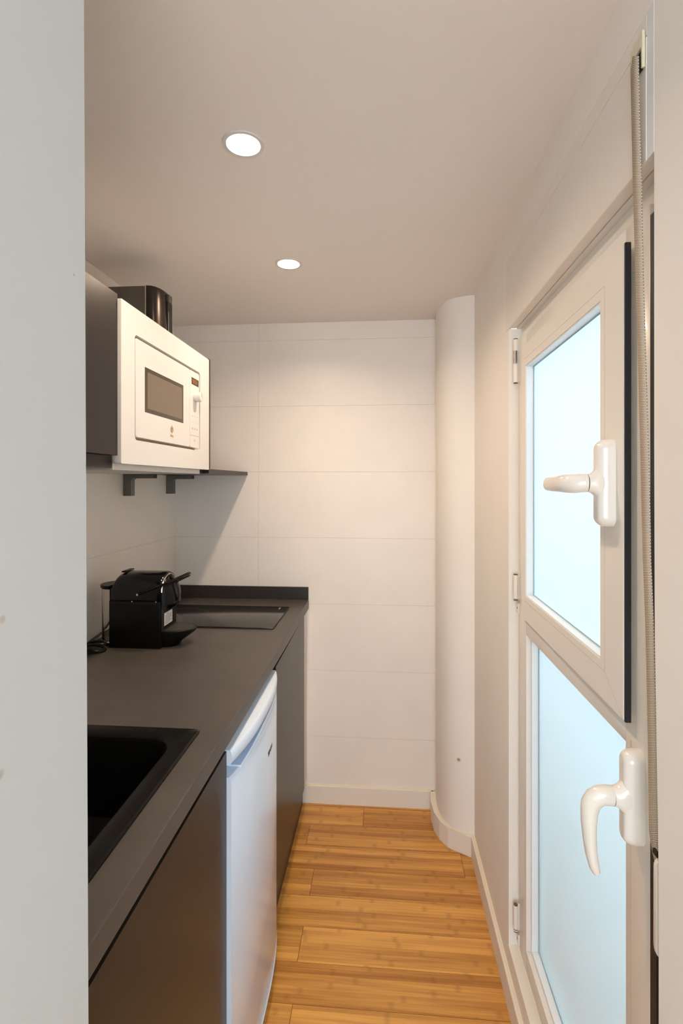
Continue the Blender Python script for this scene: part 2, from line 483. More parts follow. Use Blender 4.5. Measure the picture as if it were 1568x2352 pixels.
# ------------------------------------------------------------------ unseen balcony outside, made up
mb = MB(); mb.box(XR+T+.001, 2.6, -.6, 3.2, -.08, -.02)
struct(mb, 'floor_balcony', 'outside_floor', smooth=False)
mb = MB(); mb.box(1.5, 1.62, -.6, 3.2, -.02, 1.0)  # made-up parapet, added to dim the daylight on the lower pane
struct(mb, 'wall_balcony_added', 'outside_wall', smooth=False)

# ------------------------------------------------------------------ shutter box over the door
t = thing('shutter_box', 'flush white roller shutter box above the balcony door', 'shutter box', (.36, 1.10, DZ1-.1))
mb = MB()
mb.box(XR-.001, XR+.006, .7215, DY1+.028, 1.885, 2.0520, .0008, 1)       # front cover
part(mb, 'front_cover', 'upvc', t, smooth=False)
part(MB().box(XR-.0004, XR+.005, .7215, DY1+.028, 2.0535, 2.0825, .0006, 1), 'top_strip', 'upvc', t, smooth=False)
part(MB().box(XR+.0006, XR+.004, .7215, DY1+.026, 2.0500, 2.0560), 'groove', 'print_dark', t, smooth=False)
mb = MB()
mb.box(XR+.0062, XR+.020, DY0+.001, DY1-.001, 1.886, 1.892)
mb.box(XR+.0212, XR+.052, DY0+.001, DY1-.001, 1.884, 1.892)
part(mb, 'underside', 'upvc', t, smooth=False)
part(MB().box(XR+.0085, XR+.050, DY0+.0001, DY1-.0005, 1.8925, DZ1-.0001), 'casing', 'upvc_cool', t, smooth=False)
part(MB().prism([(.7031, 1.885), (.7205, 1.885), (.7205, 2.0825), (.7031, 2.0825)], 'x', XR-.0004, XR+.006), 'end_strip', 'trim_white', t, smooth=False)

# ------------------------------------------------------------------ balcony door (leaf, outer frame, upper sash, panes, hinges, handles)
FX = .375                                   # room side face of the leaf
d = thing('balcony_door', 'white balcony door with frosted panes, tilting upper sash and lower fixed pane', 'door', (FX+.02, 1.10, DZ0))
# outer frame fixed to the wall
mb = MB()
mb.box(.387, .45, 1.455, DY1-.001, DZ0+.001, 1.884, .001, 1)
mb.box(.387, .45, .7045, .7405, DZ0+.001, 1.884, .001, 1)
mb.box(.387, .45, .7405, 1.455, 1.842, 1.884, .001, 1)
mb.box(.387, .45, .7405, 1.455, DZ0+.001, DZ0+.020, .001, 1)
part(mb, 'outer_frame', 'upvc', d, smooth=False)
# dark rubber along the near side of the leaf
part(MB().box(.3752, .3868, .7415, .7576, DZ0+.022, 1.829), 'side_gasket', 'rubber', d, smooth=False)
# leaf: stiles, rails
LY0, LY1, LZ0, LZ1 = .758, 1.4555, .163, 1.846
mb = MB(); q = .0018
SY0, SY1, SZ0, SZ1 = .805, 1.40, 1.095, 1.81     # sash outer
GY0, GY1, GZ0, GZ1 = .832, 1.39, .2145, 1.049    # lower glass opening
mb.box(FX, FX+.06, GY1, LY1, LZ0, LZ1, q, 2)
mb.box(FX, FX+.06, LY0, GY0, LZ0, LZ1, q, 2)
mb.box(FX+.0001, FX+.06, GY0, GY1, LZ0, GZ0, q, 2)
mb.box(FX+.0001, FX+.06, GY0, GY1, GZ1, 1.125, q, 2)
mb.box(FX+.0001, FX+.06, GY0, GY1, 1.785, LZ1, q, 2)
leaf = part(mb, 'leaf', 'upvc', d)
# glazing bead with a step around the lower glass
def bead(x0, x1, y0, y1, z0, z1, w):
    mb = MB()
    mb.box(x0, x1, y0, y0+w, z0, z1, .0006, 1); mb.box(x0, x1, y1-w, y1, z0, z1, .0006, 1)
    mb.box(x0, x1, y0+w, y1-w, z0, z0+w, .0006, 1); mb.box(x0, x1, y0+w, y1-w, z1-w, z1, .0006, 1)
    return mb
part(bead(FX+.012, FX+.030, GY0, GY1, GZ0, GZ1, .010), 'glazing_bead', 'upvc_cool', leaf, smooth=False)
part(bead(FX+.0285, FX+.0305, GY0+.0101, GY1-.0101, GZ0+.0101, GZ1-.0101, .003), 'glazing_seal', 'glass_seal', leaf, smooth=False)
pn = part(MB().box(FX+.031, FX+.035, GY0+.002, GY1-.002, GZ0+.002, GZ1-.002), 'pane', 'frosted_glass', leaf, smooth=False)
pn['label'] = 'lower frosted pane'
# fine joint lines on the leaf profile
mb = MB()
mb.box(FX-.0003, FX+.001, .8135, .8142, LZ0+.01, 1.06)
mb.box(FX-.0003, FX+.001, .8142, GY0, 1.0400, 1.0407)
part(mb, 'profile_joint', 'upvc_line', leaf, smooth=False)

# upper sash, opened by half a degree around its hinge side, standing proud of the leaf
ang = math.radians(.7)
hinge = Vector((.366, SY1, 0))
def swing(o):
    """turn mesh data about the hinge axis so the near side comes into the room"""
    M = Matrix.Translation(hinge) @ Matrix.Rotation(-ang, 4, 'Z') @ Matrix.Translation(-hinge)
    o.data.transform(M); return o
SX = .3665
gy0, gy1, gz0, gz1 = .8885, 1.3625, 1.1575, 1.7545
mb = MB()
def frame_prism(mb, y0, y1, z0, z1, a0, a1, b0, b1, x0, x1):
    """mitred frame, outer y0..z1, inner a0..b1"""
    quads = [((y0, z0), (y1, z0), (a1, b0), (a0, b0)), ((y0, z1), (a0, b1), (a1, b1), (y1, z1)),
             ((y0, z0), (a0, b0), (a0, b1), (y0, z1)), ((y1, z0), (y1, z1), (a1, b1), (a1, b0))]
    for qd in quads: mb.prism(list(qd), 'x', x0, x1)
frame_prism(mb, SY0, SY1, SZ0, SZ1, gy0, gy1, gz0, gz1, SX, SX+.0085)
mb2 = MB()
sash = swing(part(mb, 'upper_sash', 'upvc', d, smooth=False))
mb = MB(); frame_prism(mb, SY0+.010, SY1-.02, SZ0+.012, SZ1-.012, gy0, gy1, gz0, gz1, SX+.0086, SX+.045)
sb = swing(part(mb, 'sash_body', 'upvc', d, smooth=False))
def shift(o): return swing(o)
# black gasket along the open near side of the sash
shift(part(MB().box(SX+.0016, SX+.0105, SY0-.0042, SY0-.0002, SZ0-.003, SZ1+.002, .0008, 1), 'sash_gasket', 'rubber', sash, smooth=False))
# bead lines
mb = MB()
e = .0006
iy0, iy1, iz0, iz1 = gy0-.018, gy1+.014, gz0-.014, gz1+.018
mb.box(SX-.0002, SX+.0004, iy0, iy0+e, iz0, iz1); mb.box(SX-.0002, SX+.0004, iy0, iy1, iz1, iz1+e); mb.box(SX-.0002, SX+.0004, iy0, iy1, iz0, iz0+e)
mb.prism([(SY0+.001, SZ0+.001), (SY0+.0018, SZ0+.001), (iy0+.0006, iz0), (iy0, iz0)], 'x', SX-.0002, SX+.0004)
shift(part(mb, 'mitre_joint', 'upvc_line', sash, smooth=False))
shift(part(bead(SX+.0015, SX+.020, gy0-.0004, gy1+.0004, gz0-.0004, gz1+.0004, .0035), 'glazing_bead', 'upvc_cool', sash, smooth=False))
shift(part(bead(SX+.0190, SX+.0205, gy0+.0032, gy1-.0032, gz0+.0032, gz1-.0032, .0026), 'glazing_seal', 'glass_seal', sash, smooth=False))
pn = shift(part(MB().box(SX+.021, SX+.025, gy0-.004, gy1+.004, gz0-.004, gz1+.004), 'pane', 'frosted_glass', sash, smooth=False))
pn['label'] = 'upper frosted pane'

# hinges
def hinge_at(z0, z1, cuts, screw=None):
    mb = MB(); x, y = .3665, 1.462; r = .0062
    zs = [z0] + cuts + [z1]
    for a, b_ in zip(zs[:-1], zs[1:]):
        mb.cyl((x, y, a+.0012), 'z', r, (b_-a)-.0024, 20)
    mb.bevel_sharp(.0007, 1, 50)
    mb.box(x, FX+.012, y-.003, y+.010, z0+.004, z1-.004, .001, 1)
    h = part(mb, 'hinge', 'upvc', d)
    mb = MB()
    for c in [z0] + cuts + [z1]: mb.cyl((x, y, c-.0012), 'z', r*.9, .0024, 16)
    part(mb, 'hinge_ring', 'print_dark', h)
    if screw:
        part(MB().box(.3705, FX+.010, y-.009, y+.009, screw-.014, screw+.014, .001, 1), 'hinge_plate', 'upvc', h)
        mb = MB().cyl((.3702, y-.001, screw), 'x', .0032, .002, 14)
        part(mb, 'screw', 'print_dark', h)
hinge_at(1.728, 1.850, [1.816, 1.782])
hinge_at(1.125, 1.196, [1.128], 1.104)
hinge_at(.206, .279, [.212], .187)

# enamelled handles: plate with a swelling neck, and a lever
def handle_plate(px, y, z, h, w, dpt, name='handle_plate'):
    """stadium plate, wider at its foot, rising towards the room (-X)"""
    mb = MB(); rings = []
    prof = [(0, 1.0), (.22, .995), (.45, .96), (.65, .88), (.80, .76), (.91, .60), (.98, .42), (1.0, .25)]
    n = 40
    for tt, s in prof:
        ring = []
        for top in (1, -1):
            for k in range(n//2+1):
                a = PI*k/(n//2) + (0 if top == 1 else PI)
                rr = w/2
                ring.append((px - dpt*tt, y + rr*math.cos(a)*(.2+.8*s), z + top*(h/2-rr) + rr*math.sin(a)*s))
        rings.append(ring)
    mb.loft(rings)
    return mb
def handle(px, y, z, direction):
    pl = handle_plate(px, y, z, .140, .033, .026)
    # neck
    pl.tube([(px-.016, y, z), (px-.024, y, z), (px-.029, y, z), (px-.033, y, z), (px-.0385, y, z)],
            [(.034, .0150), (.0255, .0148), (.0190, .0142), (.0158, .0134), (.0142, .0126)], 24)
    root = part(pl, 'handle', 'handle_enamel', d)
    part(MB().tube([(px-.0384, y, z), (px-.0392, y, z)], [(.0131, .0121)]*2, 24), 'neck_ring', 'print_dark', root)
    mb = MB()
    if direction == 'down':
        path = [(px-.0391, y, z), (px-.047, y, z+.0005), (px-.056, y+.001, z-.001), (px-.0635, y+.002, z-.0065), (px-.0685, y+.003, z-.0155), (px-.0705, y+.003, z-.028),
                (px-.0712, y+.003, z-.045), (px-.0700, y+.003, z-.068), (px-.0675, y+.003, z-.090), (px-.0635, y+.003, z-.108), (px-.0605, y+.003, z-.116), (px-.0590, y+.003, z-.1185)]
        rad = [(.0142, .0125), (.0148, .0125), (.0152, .0123), (.0152, .0120), (.0142, .0118), (.0124, .0114), (.0108, .0110), (.0094, .0104), (.0084, .0096), (.0074, .0086), (.0056, .007), (.0025, .004)]
        mb.tube(path, rad, 20, up=(-1, 0, .35))
    else:
        path = [(px-.0391, y, z), (px-.047, y+.0005, z), (px-.056, y+.004, z-.001), (px-.0625, y+.011, z-.001), (px-.0660, y+.021, z-.001), (px-.0675, y+.035, z-.001),
                (px-.0680, y+.055, z-.002), (px-.0675, y+.080, z-.002), (px-.066, y+.100, z-.002), (px-.0645, y+.112, z-.002), (px-.0640, y+.1150, z-.002)]
        rad = [(.0145, .0125), (.0150, .0125), (.0152, .0123), (.0152, .0120), (.0148, .0117), (.0142, .0112), (.0132, .0105), (.0126, .0098), (.0124, .0090), (.0122, .0080), (.0105, .005)]
        mb.tube(path, rad, 20, up=(0, 0, 1))
    part(mb, 'lever', 'handle_enamel', root)
    return root
handle(.3610, .845, 1.451, 'far')['label'] = 'upper handle with its lever turned sideways'
handle(.3752, .787, .9905, 'down')['label'] = 'lower handle with its lever hanging down'

# ------------------------------------------------------------------ shutter strap, its guide and its winder
L = [((.343, .7389, 2.040), (.343, .7232, 2.0271)), ((.3445, .7478, 2.0252), (.3445, .7263, 2.0129)), ((.346, .7479, 1.9511), (.346, .7265, 1.9363)),
     ((.3475, .7474, 1.8669), (.3475, .7246, 1.8537)), ((.349, .7431, 1.7345), (.349, .7228, 1.7265)), ((.3505, .7378, 1.5898), (.3505, .7178, 1.5859)),
     ((.352, .7349, 1.4675), (.352, .7135, 1.467)), ((.3535, .7321, 1.3463), (.3535, .7126, 1.3492)), ((.355, .7293, 1.2662), (.355, .709, 1.2716)),
     ((.3565, .7289, 1.2031), (.3565, .7087, 1.2103)), ((.358, .7274, 1.0793), (.358, .7052, 1.0911)), ((.3595, .7281, .9797), (.3595, .7049, .9954)),
     ((.361, .7230, .955), (.361, .7057, .9604)), ((.361, .7120, .940), (.361, .7045, .943))]
mb = MB(); bm = mb.bm; uvl = bm.loops.layers.uv.new('UVMap')
A = []; B = []; ds = [0]
fine = []
for i in range(len(L)-1):
    n = 3
    for k in range(n):
        u = k/n; fine.append(tuple(tuple(Vector(L[i][s]).lerp(Vector(L[i+1][s]), u)) for s in (0, 1)))
fine.append(L[-1])
for i, (a, b_) in enumerate(fine):
    A.append(bm.verts.new(a)); B.append(bm.verts.new(b_))
    if i: ds.append(ds[-1] + (Vector(a)-Vector(fine[i-1][0])).length)
for i in range(len(A)-1):
    f = bm.faces.new((A[i], A[i+1], B[i+1], B[i]))
    for lp, uvv in zip(f.loops, ((0, ds[i]), (0, ds[i+1]), (1, ds[i+1]), (1, ds[i]))):
        lp[uvl].uv = (uvv[0]*7, uvv[1]*330)
bm.normal_update()
o = mb.build('shutter_strap', 'webbing')
sm = o.modifiers.new('Solidify', 'SOLIDIFY'); sm.thickness = .0014; sm.offset = 0
tag(o, 'long beige woven strap hanging down beside the balcony door', 'strap')
t = thing('strap_guide', 'small yellowed cream strap guide at top of the shutter box', 'strap guide', (XR-.002, .738, 2.03))
mb = MB()
x0, x1 = XR-.0058, XR-.0016
mb.box(x0, x1, .7222, .7265, 2.012, 2.062, .0008, 1); mb.box(x0, x1, .7480, .7557, 2.012, 2.058, .0008, 1)
mb.box(x0, x1, .7265, .7480, 2.0415, 2.060, .0008, 1)
part(mb, 'plate', 'cream_plastic', t, smooth=False)
part(MB().box(XR-.0024, XR-.0014, .7262, .7482, 2.014, 2.0418), 'slot', 'black_void', t, smooth=False)
t = thing('strap_winder', 'cream oval strap winder in the door recess below the strap', 'strap winder', (.378, .705, .91))
mb = MB(); rings = []
for yy, s in ((.7035, 1.0), (.7085, 1.0), (.7125, .93), (.7150, .78), (.7165, .5)):
    rings.append([(.3735 + (p[0])*s, yy, .8930 + p[1]*s**.5) for p in rrect(.036, .132, .012, 6)])
mb.loft(rings)
part(mb, 'cover', 'handle_enamel', t)
part(MB().box(.3565, .3895, .7040, .7155, .9595, .9665, .001, 1), 'slot', 'black_void', t)
part(MB().box(.366, .380, .7150, .7185, .835, .858, .0015, 2), 'lower_tab', 'handle_enamel', t)
# deep dark gap between frame and reveal
struct(MB().box(.3915, .45, .7031, .7044, DZ0+.001, 1.884), 'trim_5', 'black_void', smooth=False)

# ------------------------------------------------------------------ worktop, hob, sink
Y0W = .4605
t = thing('worktop', 'dark grey stone kitchen worktop with a low upstand at the far end', 'worktop', ((XL+WF)/2, 1.4, .88))
# cut-out for the sink: build in strips
SX0, SX1, SY0_, SY1_ = -.905, -.408, .50, 1.052
mb = MB(); q = .0014
mb.box(XL+.001, WF, SY1_, YB-.013, .88, .92)
mb.box(SX1, WF, Y0W, SY1_, .88, .92)
mb.box(XL+.001, SX0, Y0W, SY1_, .88, .92)
mb.box(SX0, SX1, Y0W, SY0_, .88, .92)
bmesh.ops.remove_doubles(mb.bm, verts=list(mb.bm.verts), dist=.00005)
part(mb, 'slab', 'worktop_stone', t, smooth=False)
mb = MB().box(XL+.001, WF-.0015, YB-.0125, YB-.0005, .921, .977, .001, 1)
part(mb, 'upstand', 'upstand_stone_shaded', t, smooth=False)
mb = MB().prism([(WF-.0002, .8825), (WF+.0013, .884), (WF+.0013, .9185), (WF-.0006, .9202), (WF-.002, .9202)], 'y', Y0W, YB-.013)
part(mb, 'edge_band', 'worktop_stone', t, smooth=False)

t = thing('sink', 'black composite sink set in the worktop at the near end', 'sink', (-.65, .78, .92))
def ring3(x0, x1, y0, y1, z, r, n=8):
    return [(p[0], p[1], z) for p in rrect(x1-x0, y1-y0, r, n, (x0+x1)/2, (y0+y1)/2)]
mb = MB()
ox0, ox1, oy0, oy1 = -.925, -.389, .485, 1.070
ix0, ix1, iy0, iy1 = -.885, -.428, .520, 1.028
mb.loft([ring3(ox0, ox1, oy0, oy1, .9205, .008), ring3(ox0, ox1, oy0, oy1, .9235, .008), ring3(ox0+.003, ox1-.003, oy0+.003, oy1-.003, .9262, .010),
         ring3(ox0+.014, ox1-.014, oy0+.014, oy1-.014, .9262, .016), ring3(ix0-.006, ix1+.006, iy0-.006, iy1+.006, .9255, .045), ring3(ix0, ix1, iy0, iy1, .921, .048),
         ring3(ix0+.004, ix1-.004, iy0+.004, iy1-.004, .905, .050), ring3(ix0+.010, ix1-.010, iy0+.010, iy1-.010, .76, .050),
         ring3(ix0+.03, ix1-.03, iy0+.03, iy1-.03, .735, .045)], cap=False)
bmf = mb.bm; bmf.verts.ensure_lookup_table()
n = 36; last = [bmf.verts[i] for i in range(len(bmf.verts)-n, len(bmf.verts))]
bmf.faces.new(last); bmesh.ops.recalc_face_normals(bmf, faces=list(bmf.faces))
for f in bmf.faces: f.normal_flip() if False else None
bs = part(mb, 'basin', 'sink_composite', t)
part(MB().annulus((-.655, .775, .7352), .02, .045, .003), 'drain', 'chrome', bs)
part(MB().cyl((-.655, .775, .7352), 'z', .02, .001, 24), 'drain_grille', 'black_matte', bs)

t = thing('hob', 'flat dark glass hob set in the worktop before the back wall', 'hob', (-.65, 1.99, .92))
mb = MB().box(-.915, -.3965, 1.831, 2.150, .9205, .9262, .002, 2)
part(mb, 'glass', 'hob_glass', t)
mb = MB()
for (cx_, cy_, r_) in ((-.80, 1.99, .100), (-.60, 1.985, .072)):
    mb.annulus((cx_, cy_, .9262), r_-.0012, r_, .0002, 56)
    mb.annulus((cx_, cy_, .9262), .006, .0068, .0002, 20)
part(mb, 'cooking_zone', 'hob_mark', t)
mb = MB().box(-.434, -.428, 2.104, 2.128, .9262, .9265)
part(mb, 'maker_mark', 'hob_print', t, smooth=False)
part(MB().cyl((-.515, 1.925, .9262), 'z', .0035, .0003, 14), 'control_mark', 'print_dark', t)
part(MB().box(-.675, -.650, 1.833, 1.836, .9262, .9265), 'front_mark', 'print_dark', t)

# ------------------------------------------------------------------ base cabinets and fridge
DX = -.3450
def base_cabinet(y0, y1, label, door0, door1, tilt=0):
    t = thing('base_cabinet', label, 'cabinet', (-.66, (y0+y1)/2, 0), 'dark base cabinets under the worktop')
    part(MB().box(XL+.003, DX-.020, y0, y0+.016, .10, .8795), 'side_panel', 'laminate', t, smooth=False)
    part(MB().box(XL+.003, DX-.020, y1-.016, y1, .10, .8795), 'side_panel', 'laminate', t, smooth=False)
    part(MB().box(XL+.003, DX-.020, y0+.0161, y1-.0161, .10, .116), 'bottom_panel', 'laminate', t, smooth=False)
    part(MB().box(DX-.0199, DX-.0185, y0+.001, y1-.001, .80, .8795), 'grip_recess', 'black_void', t, smooth=False)
    part(MB().prism([(door0, .112), (door1, .112), (door1, .858+tilt), (door0, .858)], 'x', DX-.018, DX), 'door', 'laminate', t, smooth=False)
    part(MB().box(DX-.055, DX-.017, y0, y1, .0005, .099), 'plinth', 'laminate', t, smooth=False)
    return t
base_cabinet(Y0W+.002, 1.066, 'dark base cabinet below the sink, nearest its white neighbour fridge', Y0W+.004, 1.1105)
bpy.data.objects['base_cabinet']['label'] = 'dark brown base cabinet below the sink, on the near side of the fridge'
base_cabinet(1.632, 2.292, 'dark brown base cabinet below the hob, between fridge and back wall', 1.634, 2.2285, .010)
struct(MB().box(-.42, DX-.002, 2.2300, YB-.001, .112, .8795), 'trim_6', 'white_panel', smooth=False)

t = thing('fridge', 'white undercounter fridge between the two dark base cabinets', 'fridge', (-.60, 1.35, 0))
FY0, FY1, FXB = 1.105, 1.599, -.392
part(MB().box(-.93, FXB-.004, FY0+.006+.012, FY1-.006, .02, .842, .006, 2), 'body', 'fridge_white', t)
def bow(y, amp, base):                     # front bows outwards between its sides
    u = (y-(FY0+FY1)/2)/((FY1-FY0)/2); 
    return base + amp*(1-abs(u)**2.6)
def bowed(mb, z0, z1, amp, base, n=22, xb=FXB, top_round=0.0, y0=FY0+.0062, y1=FY1-.001, e=.006):
    ys = [y0 + (y1-y0)*k/n for k in range(n+1)]
    zs = [(z0, -e), (z0+e*.5, -e*.3), (z0+e, 0), (z1-e, 0), (z1-e*.5, -e*.3), (z1, -e)]
    if top_round: zs = [(z0, -.006), (z0+.003, -.002), (z0+.009, .0015), (z0+.020, .002), (z1-.008, .0005), (z1-.004, -.0012), (z1-.0015, -.0032), (z1, -.0062)]
    grid = []
    for z, dx in zs:
        grid.append([(bow(y, amp, base)+dx, y, z) for y in ys])
    rings = [[(xb, ys[-1], z[0]) for _ in ()] for z in zs]
    R = []
    for (z, dx), row in zip(zs, grid):
        R.append([(xb, y0, z)] + row + [(xb, y1, z)])
    mb.loft(R)
    return mb
mb = bowed(MB(), .058, .799, .024, -.336); dr = part(mb, 'door', 'fridge_white', t)
mb = bowed(MB(), .826, .860, .025, -.336, top_round=.016); part(mb, 'door_top_grip', 'fridge_white', dr)
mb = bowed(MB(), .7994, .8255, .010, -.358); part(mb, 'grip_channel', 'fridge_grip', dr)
# raised lip under the grip on the hinge side
mb = MB()
ys = [1.158 + (FY1-.004-1.158)*k/24 for k in range(25)]
R = []
for z, dx in ((.7960, -.004), (.7985, .0004), (.8005, .0002), (.8025, -.0025)):
    R.append([(-.37, ys[0], z - .0)] + [(bow(y, .024, -.336)+dx, y, z + (.0 if z < .797 else .016*min(1, (y-ys[0])/.16)**.8)) for y in ys] + [(-.37, ys[-1], z)])
mb.loft(R); part(mb, 'grip_lip', 'fridge_white', dr)
part(bowed(MB(), .050, .0575, .026, -.336, e=.002), 'bottom_trim', 'fridge_white', t)
part(MB().box(-.42, -.37, FY0+.03, FY1-.03, .0005, .049), 'foot_panel', 'black_matte', t, smooth=False)
mb = text_mesh('TENSAI', .0175, (bow(1.402, .024, -.336)+.0002, 1.402, .7105), (-.03, 1, 0), (0, 0, 1), .0004, .0005)
part(mb, 'lettering', 'print_dark', dr, smooth=False)

# ------------------------------------------------------------------ wall units
t = thing('wall_cabinet', 'dark brown wall cabinet left of the microwave', 'cabinet', (-.80, .85, 1.5157))
part(MB().box(XL+.001, -.646, .4620, 1.1690, 1.517, 1.895), 'carcass', 'laminate', t, smooth=False)
part(MB().box(-.6455, -.6270, .4640, 1.1700, 1.5157, 1.8985, .0008, 1), 'door', 'laminate', t, smooth=False)
part(MB().box(XL+.001, -.640, .4640, 1.1680, 1.486, 1.5150), 'lower_rail', 'laminate', t, smooth=False)

t = thing('microwave_cabinet', 'pale open cabinet around the built-in microwave, dark side panel at right', 'cabinet', (-.80, 1.48, 1.482))
part(MB().box(XL+.001, -.640, 1.1720, 1.788, 1.501, 1.516), 'bottom_panel', 'white_panel', t, smooth=False)
part(MB().box(XL+.001, -.640, 1.1720, 1.188, 1.5165, 1.872), 'side_panel', 'white_panel', t, smooth=False)
o = part(MB().box(XL+.001, -.6215, 1.7925, 1.8080, 1.501, 1.894, .0006, 1), 'side_panel', 'laminate', t, smooth=False); o['label'] = 'dark right side panel'
part(MB().box(XL+.001, -.640, 1.1720, 1.788, 1.8725, 1.888), 'top_panel', 'white_panel', t, smooth=False)

t = thing('shelf', 'long board shelf under the microwave running to the back wall', 'shelf', (-.79, 1.75, 1.484))
o = part(MB().box(XL+.001, -.6205, 1.790, YB-.001, 1.484, 1.5, .0006, 1), 'board', 'laminate', t, smooth=False)
o = part(MB().box(XL+.001, -.6400, 1.1720, 1.750, 1.482, 1.5), 'pale_board', 'white_panel', t, smooth=False); o['label'] = 'pale section of shelf board'
part(MB().box(XL+.05, -.6400, 1.7505, 1.7895, 1.483, 1.4995), 'joint', 'black_void', t, smooth=False)

def bracket(y, label):
    t = thing('shelf_bracket', label, 'bracket', (XL, y, 1.40), 'angle brackets under the shelf')
    ztop = 1.4815 if y < 1.76 else 1.4835
    W_ = .0285
    mb = MB()
    # thick L profile
    pts = [(XL+.0005, ztop), (XL+.118, ztop), (XL+.118, ztop-.0165), (XL+.038, ztop-.0165), (XL+.032, ztop-.022), (XL+.032, ztop-.082), (XL+.0005, ztop-.082)]
    mb.prism(pts, 'y', y, y+W_); mb.bevel_sharp(.0012, 1, 40)
    part(mb, 'angle', 'bracket', t, smooth=False)
    part(MB().box(XL+.118, XL+.1195, y+.002, y+W_-.002, ztop-.0155, ztop-.001), 'end_cap', 'black_satin', t, smooth=False)
bracket(1.845, 'dark metal angle bracket under the shelf, the one directly below the microwave')
bracket(2.225, 'dark metal angle bracket under the shelf, the one near the back wall corner')
bpy.data.objects['shelf_bracket.001']

# ------------------------------------------------------------------ microwave
t = thing('microwave', 'white built-in microwave oven with dark window and round knob', 'microwave', (-.78, 1.48, 1.5165))
MX = -.620
part(MB().box(-.955, -.645, 1.20, 1.775, 1.518, 1.86), 'body', 'white_panel', t, smooth=False)
# surround frame with rounded opening
mb = MB(); n = 6
fo = rrect(1.7900-1.1730, 1.8900-1.4965, .004, n, (1.7900+1.1730)/2, (1.8900+1.4965)/2)
ci = rrect(1.7010-1.2400, 1.8235-1.5585, .012, n, (1.7010+1.2400)/2, (1.8235+1.5585)/2)
R = [[(x, p[0], p[1]) for p in ps] for x, ps in ((MX-.019, fo), (MX-.0012, fo), (MX, [(1.4815+(p[0]-1.4815)*.998, 1.69325+(p[1]-1.69325)*.997) for p in fo]), (MX, ci), (MX-.0185, ci))]
mb.loft(R, cap=False); part(mb, 'surround_frame', 'appliance_white', t)
part(MB().box(MX-.0198, MX-.0188, 1.175, 1.788, 1.4985, 1.888), 'backing', 'print_tan', t, smooth=False)
# door and control panel stand a little inside the opening
FXm = MX-.0005
def face_panel(y0, y1, z0, z1, r):
    mb = MB(); ps = rrect(y1-y0, z1-z0, r, 5, (y0+y1)/2, (z0+z1)/2)
    inn = [((y0+y1)/2 + (p[0]-(y0+y1)/2)*(1-.004), (z0+z1)/2 + (p[1]-(z0+z1)/2)*(1-.006)) for p in ps]
    mb.loft([[(x, p[0], p[1]) for p in q_] for x, q_ in ((FXm-.018, ps), (FXm-.001, ps), (FXm, inn))])
    return mb
door = part(face_panel(1.2465, 1.6076, 1.5665, 1.8165, .008), 'door', 'appliance_white', t)
part(MB().box(FXm-.002, FXm+.0004, 1.2955, 1.5545, 1.6360, 1.7540, .0003, 1), 'window_frame', 'micro_window_frame', door, smooth=False)
part(MB().box(FXm-.001, FXm+.0007, 1.3100, 1.5430, 1.6470, 1.7430), 'window', 'micro_window', door, smooth=False)
mb = MB()
for r_ in (.0045, .0072, .0100): mb.annulus((FXm, 1.468, 1.6075), r_-.0017, r_, .0005, 28, axis='x')
mb.box(FXm, FXm+.0005, 1.4672, 1.4688, 1.6175, 1.6215)
mb.annulus((FXm, 1.463, 1.6075), .0042, .0050, .0005, 20, axis='x')
part(mb, 'emblem', 'print_tan', door, smooth=False)
part(text_mesh('Balay', .0105, (FXm+.0002, 1.468, 1.5892), (0, 1, 0), (0, 0, 1), .0003, .0002), 'lettering', 'print_tan', door, smooth=False)
cp = part(face_panel(1.6088, 1.6935, 1.5665, 1.8165, .008), 'control_panel', 'appliance_white', t)
part(MB().box(FXm-.001, FXm+.0004, 1.6235, 1.6865, 1.7720, 1.7945), 'display', 'display', cp, smooth=False)
part(text_mesh('00:21', .019, (FXm+.0006, 1.6545, 1.7832), (0, 1, 0), (0, 0, 1), .0002, .0003), 'display_digits', 'display_lit', cp, smooth=False)
mb = MB(); mb.box(FXm, FXm+.0004, 1.612, 1.6905, 1.6050, 1.6062); part(mb, 'panel_seam', 'print_tan', cp, smooth=False)
def key(*boxes):
    mb = MB()
    for y0, y1, z0, z1 in boxes: mb.box(FXm, FXm+.0004, y0, y1, z0, z1)
    part(mb, 'key_symbol', 'print_tan', cp, smooth=False)
for yy in (1.6329, 1.6543, 1.6763):
    key((yy-.0035, yy+.0035, 1.6687, 1.6702)); key((yy-.0022, yy+.0022, 1.6475, 1.6490))
for yy in (1.6309, 1.6523, 1.6722):
    key((yy-.0028, yy-.0014, 1.6245, 1.6300), (yy+.0014, yy+.0028, 1.6245, 1.6300), (yy-.0028, yy+.0028, 1.6300, 1.6312))
key((1.6743, 1.6783, 1.685, 1.6862))
part(MB().annulus((FXm, 1.6503, 1.5899), .0026, .0036, .0004, 16, axis='x'), 'key_symbol', 'print_tan', cp, smooth=False)
mb = MB(); mb.cyl((FXm, 1.6543, 1.7335), 'x', .0165, .0225, 36, r2=.0155); mb.bevel_sharp(.0012, 2, 50)
kb = part(mb, 'knob', 'appliance_white', cp)
part(MB().box(FXm+.0222, FXm+.0232, 1.6527, 1.6559, 1.7335, 1.7480), 'pointer', 'print_tan', kb, smooth=False)

